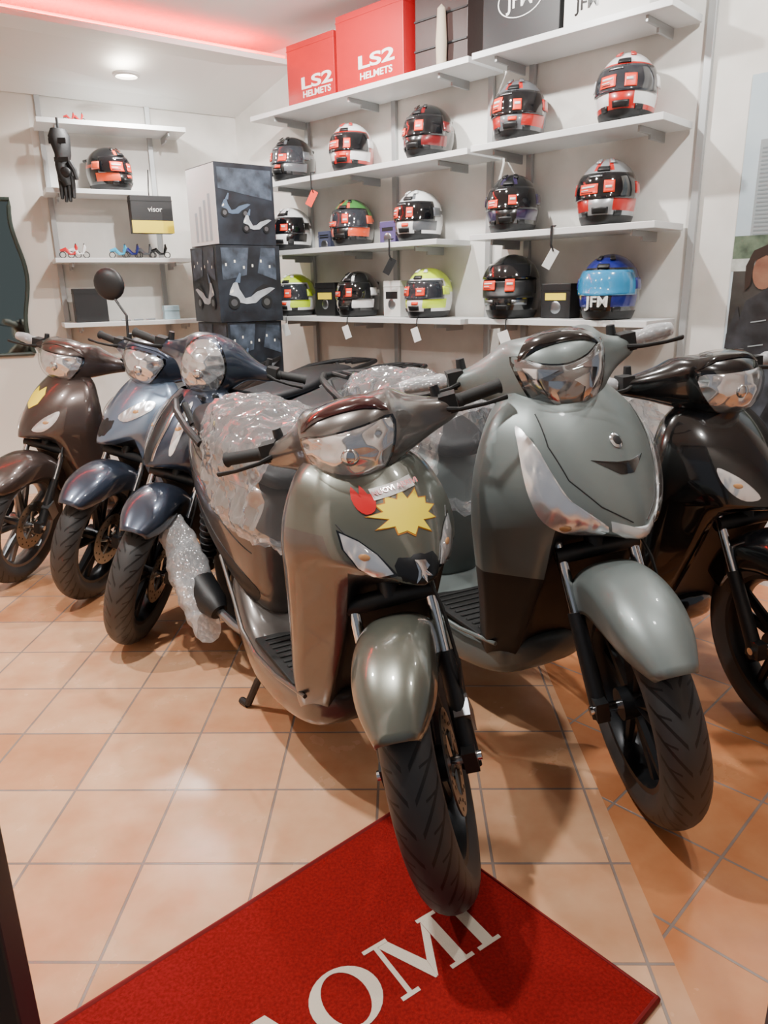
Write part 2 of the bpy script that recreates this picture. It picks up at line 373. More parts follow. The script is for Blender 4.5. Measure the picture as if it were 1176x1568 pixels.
# ------------------------------------------------------------ helmets
VIS=pm('visor_dark','#0b0c10',.08,coat=1); VIS2=pm('visor_smoke','#2c2f35',.1,coat=1)
def helmet(loc,yaw,shell,accent,top=None,kind='full',stick=1,sc=1.0,tag=False,vis=None):
    yaw+=random.uniform(-.14,.14)
    vis=vis or random.choice((VIS,VIS,VIS2))
    e=empty('helmet',Matrix.Translation(loc)@Matrix.Rotation(yaw,4,'Z')@Matrix.Scale(sc,4))
    top=top or shell
    def P(az,el,off=0):
        a=rad(az); ee=rad(el); ca,sa=math.cos(a),math.sin(a)
        if el>=0: h=math.cos(ee); z=.137*math.sin(ee)
        else:
            t=-el/60; h=1-.20*t**2.2; z=-.122*t
        x=h*ca*(.148 if ca>0 else .162); y=h*sa*.122
        if el<0 and ca>0: x+=.030*ca**2*min(1,-el/25)
        if el>20 and ca<0: x-=.012*math.sin(ee)
        v=Vector((x,y,z)); nn=Vector((x/.15,y/.12,z/.13*(1 if el>0 else .1))).normalized()
        return v+nn*off+Vector((0,0,.125))
    azs=list(range(-180,180,6)); els=[-60,-52,-44,-36,-28,-20,-12,-4,4,12,20,28,36,44,52,60,68,76,84,90]
    b=MB(); rows=[]; N=len(azs)
    inner=[[Vector((P(a,-60).x*k,P(a,-60).y*k,zz)) for a in azs] for k,zz in ((.72,.03),(.80,.002))]
    rows=inner+[[P(a,el) for a in azs] for el in els]
    R=len(rows); b.v=[tuple(v) for r in rows for v in r]
    for i in range(R-1):
        for j in range(N):
            az=azs[j]+3; 
            if az>180: az-=360
            if i<2: mi=3
            else:
                el=els[i-2]; aa=abs(az)
                mi=0
                if el>=36 or (aa>84 and el>=12): mi=1
                if el<-12 and 24<aa<84 and (el>-44): mi=2
                if 4<=el<28 and 84<aa<130 and ((aa-84)/3>(el)): mi=2
                if el>=36 and 10<aa<24: mi=2
                if -12<=el<28 and aa<70: mi=3
                if el<=-52: mi=3
            b.f.append([i*N+j,i*N+(j+1)%N,(i+1)*N+(j+1)%N,(i+1)*N+j]); b.m.append(mi)
    b.obj('shell',[shell,top,accent,BLACKP],e,smooth=80)
    def pane(name,a0,a1,e0,e1,off,mat,na=10,ne=6,th=.002):
        rows=[[P(a0+(a1-a0)*j/na,e0+(e1-e0)*i/ne,off) for j in range(na+1)] for i in range(ne+1)]
        grid(name,rows,mat,e,thick=th,sub=0)
    if kind=='full':
        pane('visor',-74,74,-13,30,.006,vis,24,8,.004)
        for s in (-1,1): pane('visor_pivot',s*70,s*92,-2,16,.009,accent if shell!=accent else BLACKP,4,4,.005)
        pane('chin_vent',-16,16,-42,-30,.004,BLACKP,6,3)
        for s in (-1,1): pane('side_vent',s*28,s*44,-46,-36,.004,BLACKP,4,2)
        pane('brow_vent',-14,14,34,42,.007,BLACKP,6,3,.006)
        for s in (-1,1): pane('top_vent',s*14,s*30,52,64,.008,shell,4,4,.006)
    if kind=='open':
        pane('visor',-82,82,14,42,.010,VIS,24,6,.005)
        pane('face_opening',-66,66,-20,14,.003,BLACKP,16,6,.002)
        pane('chin_vent',-12,12,-44,-34,.004,BLACKP,6,3)
        for s in (-1,1): pane('side_vent',s*20,s*50,-34,-24,.004,ALU,4,2)
    if stick:
        a0=random.uniform(-52,-40); e0=random.choice((-9,-4)); hh=random.uniform(12,24); aw=random.uniform(26,38)
        pane('sticker',a0,a0+aw,e0,e0+hh,.0095,ORANGE,8,5,.001)
        t0=random.uniform(-8,-2); pane('sticker',4,4+random.uniform(16,24),t0,t0+random.uniform(16,22),.0095,ORANGE,6,5,.001)
        pane('sticker_print',a0+4,a0+aw-6,e0+hh*.62,e0+hh*.78,.0108,WHITE,5,1,.0005)
        pane('sticker_print',a0+4,a0+20,e0+hh*.38,e0+hh*.46,.0108,WHITE,5,1,.0005)
        pane('sticker_print',a0+4,a0+aw-9,e0+hh*.18,e0+hh*.26,.0108,BLACKP,5,1,.0005)
        pane('sticker_print',7,18,4,8,.0108,WHITE,5,1,.0005)
        pane('visor_logo',-30,0,22,26,.0085,ALU,6,1,.0005)
        if random.random()<.4: pane('sticker',-4,14,-27,-19,.004,ORANGE,4,2,.001)
    b=MB(); b.box((-.135,0,.19),(.06,.13,.02)); b.obj('spoiler',shell,e,bevel=.008)
    if tag:
        b=MB(); b.tube([(.13,.02,.01),(.165,.02,-.005),(.172,.02,-.05)],.003,6,0); b.box((.174,.02,-.085),(.002,.045,.075),1,Matrix.Rotation(.35,3,'X'))
        b.obj('price_tag',[BLACKP,WHITE],e,smooth=0)
    return e
HW=pm('helmet_white','#e6e6e6',.25,coat=1); HB=pm('helmet_black','#0e0f11',.25,coat=1); HS=pm('helmet_silver','#9ea2a6',.3,.4,coat=1)
HR=pm('helmet_red','#b81a12',.3,coat=1); HO=pm('helmet_orange','#e8542a',.3,coat=1); HG=pm('helmet_green','#3f7a3a',.3,coat=1)
HY=pm('helmet_neon','#d6f51a',.35,coat=1); HN=pm('helmet_navy','#141f74',.3,.1,coat=1); HC=pm('helmet_cyan','#2a9cc4',.3,coat=1); HGR=pm('helmet_grey','#5b5e63',.35,coat=1)
HP=pm('helmet_purple','#2a2140',.3,coat=1); HDR=pm('helmet_dark_red','#6a1014',.3,coat=1)
base=math.atan2(-.719,-.695)
def hs(s,row,*a,dy=.3,**k): return helmet(SH(s,.15,ZR[row]+.001+(.005 if s>1.7 else 0)),base+dy,*a,**k)
hs(.21,1,HB,HGR,HB); hs(.74,1,HR,HW,HW); hs(1.32,1,HB,HDR,HB); hs(1.88,1,HGR,HR,HGR,sc=1.03); hs(2.42,1,HR,HW,HW,sc=1.04)
hs(.164,2,HW,HB); hs(.727,2,HB,HO,HG); hs(1.25,2,HW,HGR); hs(1.86,2,HB,HP,HB,sc=1.03); hs(2.36,2,HS,HR,HS,sc=1.06)
hs(.17,3,HW,HY,HY,tag=True); hs(.76,3,HB,HW,HB,tag=True); hs(1.32,3,HW,HY,HY,tag=True); hs(1.87,3,HB,HB,HB,kind='open',sc=1.16,tag=True)
hj=hs(2.40,3,HB,HN,HN,stick=0,sc=1.08,vis=pm('visor_blue','#2a86b8',.15,coat=1))
text('JFM',.06,frame((.184,0,.072),(0,1,0),(0,0,1)),WHITE,hj,.004,.001)
helmet(LS(.42,.15,1.946),math.atan2(-ln.y,-ln.x)+.5,HB,HO,HB)
# ------------------------------------------------------------ boxes on shelves
def boxat(name,s0,s1,z,h,mats,depth=.26,d0=.015,sh=SH,dvv=dv,nn=nv,rot=0):
    c=sh((s0+s1)/2,d0+depth/2,z+h/2); e=empty(name,frame(c,dvv,(0,0,1)))
    b=MB(); b.box((0,0,0),(s1-s0,h,depth)); b.obj('carton',mats,e,smooth=0,bevel=.003)
    b=MB(); b.box((0,h/2-.03,0),(s1-s0+.004,.004,depth+.004)); b.obj('lid_edge',mats,e,smooth=0)
    return e,depth/2
RB=pm('red_carton','#a81018',.45,coat=.2); WD=pm('dark_wood','#3a2b29',.5,bump=.3,bscale=30); BC=pm('black_carton','#1b1b1d',.5); WC=pm('white_carton','#d9d9d6',.5)
for (a,c_,h) in ((.36,.76,.31),(.78,1.27,.36)):
    e,dp=boxat('helmet_box',a,c_,2.351,h,RB)
    text('LS2',.11,Matrix.Translation((0.05,-h*.20,dp+.001))@Matrix.Diagonal((1.7,.75,1,1)),WHITE,e,bold=.003); text('HELMETS',.045,Matrix.Translation((.05,-h*.38,dp+.001))@Matrix.Diagonal((1.3,1,1,1)),WHITE,e,bold=.001)
e,dp=boxat('wooden_crate',1.30,1.63,2.351,.40,WD,depth=.2,d0=.07)
b=MB(); 
for k in (-.1,.03): b.box((0,k,dp+.004),(.33,.008,.006))
b.obj('slat',BLACKP,e,smooth=0)
e,dp=boxat('helmet_box',1.76,2.16,2.356,.38,BC); text('JFM',.09,Matrix.Translation((0,-.03,dp+.001)),WHITE,e,bold=.001)
b=MB(); b.rev([(.112,0),(.118,0)],(0,-.03,dp+.002),40,closed=False,axis='Z'); o=b.obj('logo_ring',WHITE,e,mx=Matrix.Translation((0,-.01,0))@Matrix.Diagonal((1,.6,1,1)))
e,dp=boxat('helmet_box',2.18,2.56,2.356,.38,WC); text('JFM',.07,Matrix.Translation((-.08,-.12,dp+.001)),BLACKG,e,bold=.001); text('Z',.2,Matrix.Translation((-.03,.03,dp+.001)),BLACKG,e)
b=MB(); b.rev([(.0,0),(.024,.0),(.028,.1),(.024,.16),(.02,.24),(.0,.26)],(0,0,0),16,closed=False,axis='Z'); b.obj('fabric_pouch',pm('beige','#a89a88',.8),mx=Matrix.Translation(SH(1.50,.034,2.351)))
for s0,s1,z,h,m_ in ((.40,.58,1.161,.20,BC),(1.0,1.13,1.161,.20,WC),(2.06,2.22,1.166,.16,BC),(.45,.56,1.561,.10,pm('blue_grey_box','#4a4f66',.4)),(.98,1.1,1.561,.12,pm('violet_box','#554a78',.4))):
    e,dp=boxat('accessory_box',s0,s1,z,h,m_,depth=.1,d0=.12)
    b=MB(); b.box((0,.02,dp+.001),((s1-s0)*.7,h*.2,.001)); b.obj('label',YELLOW if m_==BC else BLACKP,e,smooth=0)
    b=MB(); b.ball((0,-.03,dp),(.03,.03,.006)); b.obj('print',ALU,e)
for s,z in ((.55,1.93),(1.17,1.53),(2.18,1.53)):
    b=MB(); p=SH(s,-.006,z+.045); b.tube([p+nv*.03,p,p+Vector((0,0,-.08)),p+Vector((.01,0,-.11))],.008,6,0,flat=.4); b.box(tuple(p+Vector((0,0,-.14))),(.04,.004,.09),1,Matrix.Rotation(.5,3,'Y')); b.obj('chin_strap_tag',[BLACKP,WHITE if z<1.6 and s>1.2 else (ORANGE if s<1 else BLACKP)],smooth=0)
# left shelves
e,dp=boxat('accessory_box',.50,.76,1.69,.225,BC,depth=.10,d0=-.03,sh=LS,dvv=lb,nn=ln); e.name='visor_display_box'
b=MB(); b.box((0,-.075,dp+.002),(.262,.075,.003),0); b.obj('yellow_band',YELLOW,e,smooth=0); text('visor',.045,Matrix.Translation((.02,.03,dp+.002)),WHITE,e)
b=MB(); b.tube([(0,.11,0),(0,.14,.0),(0,.262,0.05)],.004,6); b.obj('hanger',BLACKP,e)
def protector(p,m_):
    e=empty('motorcycle_glove',Matrix.Translation(p)); b=MB()
    b.tube([(0,0,.03),(0,.0,.10)],.008,8)
    b.tube([(0,0,.04),(.0,0,.0),(.01,0,-.10),(.0,0,-.16),(.012,0,-.22),(.03,0,-.27)],[.045,.066,.05,.046,.052,.035],16,0,flat=.55)
    for k in range(4):
        x=-.035+.024*k; b.tube([(x+.01,0,-.22),(x+.012,-.006,-.30-.012*math.sin(k)),(x+.014,-.02,-.345-.02*math.sin(k*1.1))],[.016,.014,.010],8)
    b.tube([(.04,0,-.14),(.07,-.01,-.19),(.08,-.015,-.24)],[.018,.016,.011],8)
    b.box((0,-.035,-.03),(.10,.012,.03)); b.box((0.01,-.032,-.13),(.085,.012,.025)); b.ball((.02,-.03,-.2),(.035,.012,.03))
    b.obj('glove',m_,e,bevel=0)
protector(LS(.13,-.06,2.22),pm('glove_black','#131416',.55,bump=.4,bscale=80))
def toy(s,col,z=1.541,k=1.0):
    e=empty('toy_scooter',Matrix.Translation(LS(s,.10,z))@Matrix.Rotation(.4,4,'Z')@Matrix.Scale(k,4)); b=MB()
    for x in (-.035,.035): b.rev([(.012,-.004),(.016,-.004),(.016,.004),(.012,.004)],(x,0,.016),16,0)
    b.tube([(-.045,0,.035),(-.02,0,.042),(0,0,.022),(.02,0,.022),(.03,0,.05),(.028,0,.065)],[.006,.011,.008,.006,.009,.004],8,1); b.tube([(.028,-.02,.066),(.028,.02,.066)],.003,6,0); b.obj('body',[BLACKP,col],e)
for s,c_ in ((.12,RED),(.17,HW),(.42,HC),(.50,HN),(.58,HGR),(.68,HB)): toy(s,c_,k=1.3)
for s,c_ in ((.22,RED),(.27,RED)): toy(s,c_,z=2.331,k=.8)
e,dp=boxat('accessory_box',.10,.30,1.146,.21,BC,depth=.14,d0=.05,sh=LS,dvv=lb,nn=ln)
e,dp=boxat('cleaner_bottle_box',.66,.76,1.146,.09,pm('pale_blue','#a9c4cf',.4),depth=.08,d0=.05,sh=LS,dvv=lb,nn=ln)
for s in (.38,.46,.54): 
    b=MB(); p=LS(s,.08,1.152); b.tube([p,p+lb*.06],.006,6); b.obj('hex_key',ALU)
fl=(E-F).normalized(); fn=Vector((fl.y,-fl.x,0))
def ML(s,z,d=0): return E-fl*s+fn*d+Vector((0,0,z))
out=[]
for k in range(24):
    t=k/23; out.append((.17+.025*math.sin(t*9),.95+.95*t))
pts=[ML(x,z,.015) for x,z in out]; back=[ML(.80,1.90,.015),ML(.80,.95,.015)]
me0=empty('wall_mirror'); b=MB(); b.poly([tuple(p) for p in pts+back]); b.obj('mirror_glass',[pm('mirror_glass','#9aa59d',.04,1)],me0,smooth=0)
b=MB(); b.tube([p for p in pts]+back+[pts[0]],.014,8); b.obj('mirror_frame',pm('frame_green','#2f3a35',.4),me0)
# totem of printed cubes
TOT=pm('poster_dark','#15171c',.4,noise_col='#2c323c',nscale=9); TOW=pm('poster_light','#f4f6f8',.5)
PRM=[pm('print_silver','#b9bec4',.4,noise_col='#8b9097',nscale=12),BLACKP,TOW,pm('print_grey','#4d5868',.5,noise_col='#1a1d22',nscale=14),pm('print_lamp','#f4efe0',.4),pm('print_blue','#54647a',.4),ALU,pm('print_pale_blue','#b8c4cf',.5)]
def sil(b,sc,cx,cy,z,mi,f=1):
    def q(P,m,dz): b.poly([(cx+x*sc*f,cy+y*sc,z+dz) for x,y in (P if f>0 else P[::-1])],m)
    q([(-1.15,.62),(-.7,.72),(-.35,.55),(.02,.28),(.30,.22),(.55,.62),(.62,.92),(.80,.86),(.98,.55),(1.02,.38),(.72,.30),(.60,.06),(.25,-.02),(-.2,.02),(-.45,.22),(-.8,.40)],mi,0)
    q([(-1.05,.70),(-.6,.80),(-.25,.62),(.0,.36),(-.3,.50),(-.7,.62)],1,.0006)
    q([(.50,.86),(.42,1.25),(.50,1.28),(.72,.90)],5,.0006)
    q([(.84,.62),(.98,.50),(.96,.42),(.82,.50)],4,.0008)
    for x in (-.72,.82):
        q([(x+.27*math.cos(a*math.pi/10),.05+.27*math.sin(a*math.pi/10)) for a in range(20)],1,.001)
        q([(x+.15*math.cos(a*math.pi/8),.05+.15*math.sin(a*math.pi/8)) for a in range(16)],6,.0014)
tc_=Vector((-.87,4.70,0))
et=empty('display_totem',Matrix.Translation(tc_))
for k,(z0,z1,ang,w) in enumerate(((0,.30,-46,.37),(.30,.72,-42,.37),(.72,1.145,-50,.37),(1.145,1.575,-56,.40),(1.575,2.01,-52,.37))):
    R=Matrix.Rotation(rad(ang),3,'Z'); b=MB(); b.box((0,0,(z0+z1)/2),(w,w,z1-z0-.004),0,R)
    o=b.obj('cube',[TOT],et,smooth=0)
    M_=R.to_4x4()
    for side in (0,1):
        if side==0: fr=M_@frame((0,-w/2-.001,(z0+z1)/2),(1,0,0),(0,0,1))
        else: fr=M_@frame((w/2+.001,0,(z0+z1)/2),(0,1,0),(0,0,1))
        b=MB()
        if side==0 and k==4:
            b.box((0,0,0),(w*.98,(z1-z0)*.97,.001),2)
            for q in range(4): b.poly([(-.10+.06*q,-.19,.0012),(-.07+.06*q,-.19,.0012),(-.07+.06*q,-.03+.03*q,.0012),(-.10+.06*q,-.03+.03*q,.0012)],7)
        elif side==1 and k==4:
            sil(b,.085,-.07,-.05,.002,5,-1); sil(b,.085,.06,-.13,.004,0,-1)
            b.poly([(-.17,.08,.001),(.17,.03,.001),(.17,.19,.001),(-.17,.19,.001)],3)
        else:
            sil(b,.135,.0,-.11,.003,0,-1 if side else 1)
            b.poly([(-.17,.02,.001),(-.02,.05,.001),(.0,.2,.001),(-.17,.2,.001)],3)
            b.poly([(.05,.06,.001),(.17,.02,.001),(.17,.2,.001),(.08,.2,.001)],3)
            for q in range(6): b.poly([(-.15+.055*q,.10+.02*math.sin(q*2),.0015),(-.14+.055*q,.10+.02*math.sin(q*2),.0015),(-.14+.055*q,.115+.02*math.sin(q*2),.0015),(-.15+.055*q,.115+.02*math.sin(q*2),.0015)],4)
        b.obj('print',PRM,et,fr,smooth=0)
# poster right wall
pe=empty('poster',frame(SH(3.40,.295,0),dv,(0,0,1)))
b=MB()
def rc(x0,x1,y0,y1,z,mi): b.poly([(x0,y0,z),(x1,y0,z),(x1,y1,z),(x0,y1,z)],mi)
X0=-.52
rc(X0,.6,.5,2.10,.002,0); rc(X0+.01,.59,.51,1.36,.003,1); rc(X0,.59,1.36,1.41,.0033,8); rc(X0,.59,1.41,1.50,.0035,2)
for i,(x0,x1,y1) in enumerate(((-.46,-.20,1.86),(-.18,-.02,1.95),(.0,.25,1.7))):
    rc(x0,x1,1.47,y1,.003,3)
    for k in range(22): 
        yy=1.50+k*(y1-1.52)/22; rc(x0+.01,x1-.01,yy,yy+.006,.004,4)
D=-.055
def rp(P,z,mi): b.poly([(x+D,y,z) for x,y in P],mi)
rp([(-.45,.70),(-.15,.66),(-.17,1.05),(-.22,1.24),(-.31,1.29),(-.39,1.24),(-.44,1.05)],.007,5)
rp([(-.455,1.10),(-.42,1.22),(-.37,1.02),(-.42,.86),(-.46,.9)],.008,5)
rp([(-.33+.046*math.cos(a*math.pi/10),1.355+.070*math.sin(a*math.pi/10)) for a in range(20)],.008,6)
rp([(-.40,1.28),(-.405,1.38),(-.38,1.44),(-.32,1.465),(-.27,1.43),(-.262,1.30),(-.275,1.26),(-.285,1.40),(-.33,1.42),(-.372,1.40),(-.38,1.30)],.009,9)
rp([(-.42,.98),(-.40,1.0),(-.39,.86),(-.42,.85)],.009,10); rc(-.25,.1,.62,.95,.0085,7)
rp([(-.47,.95),(-.30,1.02),(-.22,.90),(-.30,.70),(-.47,.66)],.0088,7); rp([(-.44,.93),(-.36,.96),(-.36,.88),(-.43,.86)],.0095,8)
for k in range(5): rp([(-.36,.75+.1*k),(-.30,.76+.1*k),(-.30,.765+.1*k),(-.36,.755+.1*k)],.0095,3)
b.obj('print',[pm('print_sky','#a9bac4',.25,noise_col='#c1ced4',nscale=3),pm('print_road','#2c2b2a',.3,noise_col='#454340',nscale=9),pm('print_trees','#3c4a3e',.3,noise_col='#6a7a66',nscale=20),pm('print_building','#90989b',.3),pm('print_window','#7a8387',.3),pm('print_jacket','#1c1d20',.35,noise_col='#3a3c42',nscale=12),pm('print_skin','#8d6550',.4,noise_col='#74493a',nscale=14),pm('print_scoot','#4b5058',.3,noise_col='#18191b',nscale=14),pm('print_kerb','#c9ccc8',.3,noise_col='#8f948c',nscale=15),pm('print_hair','#2b1e18',.4),pm('print_orange','#d4572a',.4)],pe,smooth=0)
# ------------------------------------------------------------ doormat
mu=Vector((.748,.664,0)).normalized(); mv=Vector((mu.y,-mu.x,0)); mo=Vector((.02,1.62,0)); ML_=.95
me_=empty('doormat')
b=MB(); A=[mo-mu*ML_,mo,mo+mv*.73,mo+mv*.73-mu*ML_]; 
b.add([tuple(p) for p in A]+[tuple(p+Vector((0,0,.012))) for p in A],[(0,3,2,1),(4,5,6,7),(0,1,5,4),(1,2,6,5),(2,3,7,6),(3,0,4,7)])
b.obj('pile',pm('mat_red','#8f1c1d',.95,bump=1,bscale=320,noise_col='#741314',nscale=160,spec=.1),me_,smooth=0,bevel=.004)
b=MB(); b.tube([p+Vector((0,0,.008)) for p in A]+[A[0]+Vector((0,0,.008))],.009,8,flat=.7); b.obj('edge',pm('mat_edge','#7a1012',.9),me_)
CRM=pm('mat_cream','#d9cdbb',.9,bump=.8,bscale=320)
def letters():
    b=MB(); z=.0130
    bd=Vector((math.cos(rad(34)),math.sin(rad(34)),0)); ud=Vector((-bd.y,bd.x,0))
    O=Vector((-.092,1.085,0)); K=1.17
    def Q(x,y): q=O+bd*x*K+ud*y*K; return (q.x,q.y,z)
    def poly(ps): b.poly([Q(x,y) for x,y in ps])
    n=32; vs=[];
    for k in range(n):
        a=2*math.pi*k/n; vs.append(Q(.062*math.cos(a),.060*math.sin(a))); vs.append(Q(.038*math.cos(a+.0),.052*math.sin(a)))
    b.add(vs,[(2*k,2*((k+1)%n),2*((k+1)%n)+1,2*k+1) for k in range(n)])
    def stem(x,w,y0=-.051,y1=.051): poly([(x-w/2,y0),(x+w/2,y0),(x+w/2,y1),(x-w/2,y1)])
    def serif(x,y,w=.046): poly([(x-w/2,y-.004),(x+w/2,y-.004),(x+w/2,y+.004),(x-w/2,y+.004)])
    def diag(x0,y0,x1,y1,w): poly([(x0-w/2,y0),(x0+w/2,y0),(x1+w/2,y1),(x1-w/2,y1)])
    mxx=.148
    stem(mxx-.055,.009); stem(mxx+.055,.024); poly([(mxx-.052,.0505),(mxx-.030,.0505),(mxx+.004,-.02),(mxx+.0,-.055),(mxx-.004,-.055)]); poly([(mxx+.0425,.05),(mxx+.042,.02),(mxx+.002,-.055),(mxx+.0005,-.052),(mxx+.0045,-.0195)])
    serif(mxx-.056,-.055,.036); serif(mxx+.055,-.055,.05); serif(mxx-.055,.055,.05); serif(mxx+.058,.055,.042)
    stem(.265,.024); serif(.265,-.055,.05); serif(.265,.055,.05)
    ax=-.135; diag(ax-.000,.0505,ax+.045,-.0505,.024); diag(ax-.013,.05,ax-.05,-.0505,.008); serif(ax+.045,-.055,.05); serif(ax-.05,-.055,.036); poly([(ax-.03,-.015),(ax+.016,-.015),(ax+.012,-.006),(ax-.028,-.006)])
    b.obj('lettering_pile',CRM,me_,smooth=0)
letters()
# ------------------------------------------------------------ SCOOTER
def tyre(name,c,R,w,parent,mx):
    prof=[(R-.085,-.034)]+[((R-.05)+.05*math.cos(a),w*math.sin(a)) for a in [rad(-105+210*i/14) for i in range(15)]]+[(R-.085,.034)]
    n=72;P=len(prof);vs=[];fs=[]
    for i in range(n):
        a=2*math.pi*i/n
        for r,y in prof: vs.append((c[0]+r*math.cos(a),c[1]+y,c[2]+r*math.sin(a)))
    uvs=[]
    for i in range(n):
        for j in range(P-1):
            fs.append((i*P+j,((i+1)%n)*P+j,((i+1)%n)*P+j+1,i*P+j+1))
            v0=-1+2*j/(P-1); v1=-1+2*(j+1)/(P-1)
            uvs+= [(i/n,v0*1.25),((i+1)/n,v0*1.25),((i+1)/n,v1*1.25),(i/n,v1*1.25)]
    me=bpy.data.meshes.new(name); me.from_pydata(vs,[],fs); uv=me.uv_layers.new(name='uv')
    for k,l in enumerate(me.loops): uv.data[k].uv=uvs[k]
    me.materials.append(TYRE); me.polygons.foreach_set('use_smooth',[True]*len(fs))
    o=bpy.data.objects.new(name,me); link(o,parent,mx)
def wheel(c,R,w,parent,mx,rimmat,disc=1):
    tyre('tyre',c,R,w,parent,mx)
    b=MB(); r=R-.082
    b.rev([(r,-.036),(r-.012,-.034),(r-.022,-.015),(r-.022,.015),(r-.012,.034),(r,.036),(r+.002,.0)],c,48,0)
    b.rev([(.0,-.045),(.038,-.045),(.038,.045),(.0,.045)],c,24,0,closed=False)
    for k in range(5):
        for dd in (-.16,.16):
            a=2*math.pi*k/5+.3
            p1=Vector((c[0]+.03*math.cos(a),c[1],c[2]+.03*math.sin(a))); p2=Vector((c[0]+(r-.012)*math.cos(a+dd*1.2),c[1],c[2]+(r-.012)*math.sin(a+dd*1.2)))
            b.tube([p1,p2],[.018,.013],8,0,flat=1.2)
    b.obj('rim',rimmat,parent,mx)
    b=MB(); y=c[1]+.052*disc
    b.rev([(.066,-.002),(.112,-.002),(.112,.002),(.066,.002)],(c[0],y,c[2]),40,0)
    for k in range(5):
        a=2*math.pi*k/5; b.tube([(c[0]+.02*math.cos(a),y,c[2]+.02*math.sin(a)),(c[0]+.07*math.cos(a+.3),y,c[2]+.07*math.sin(a+.3))],.006,6,0)
    for k in range(24):
        a=2*math.pi*k/24; rr=.082+.016*(k%2); q=(c[0]+rr*math.cos(a),c[2]+rr*math.sin(a)); b.cyl((q[0],y-.0028,q[1]),(q[0],y+.0028,q[1]),.0042,n=8,mi=1)
    b.obj('brake_disc',[STEEL,BLACKP],parent,mx)
def wrapmesh(name,rings_fn,parent,mx,amp=.014,nu=80,nv_=72,mat=None,freq=9,seed=0,flop=0):
    rows=[]
    for i in range(nu+1):
        t=i/nu; cx,cy,cz,ax,hu,hz=rings_fn(t); row=[]
        for k in range(nv_):
            a=2*math.pi*k/nv_; c,s=math.cos(a),math.sin(a); e=2.5
            low=max(0,-s); 
            u=hu*(1+flop*low*.5)*math.copysign(abs(c)**(2/e),c); v=hz*math.copysign(abs(s)**(2/e),s)
            p=Vector((cx,cy+u,cz+v)) if ax=='x' else Vector((cx+u,cy+v,cz))
            q=p*freq+Vector((seed,seed*2,0)); 
            d=(1-abs(noise.noise(q))*3)*amp*.7+(.5-abs(noise.noise(q*2.3+Vector((3,1,2)))))*amp*1.1+(.4-abs(noise.noise(q*4.7+Vector((5,1,2)))))*amp*.7
            d*=1+flop*low
            nn=(p-Vector((cx,cy,cz))); nn.normalize()
            row.append(p+nn*d)
        rows.append(row)
    return grid(name,rows,mat or WRAP,parent,mx,thick=0,sub=0,closed=True,caps=True)
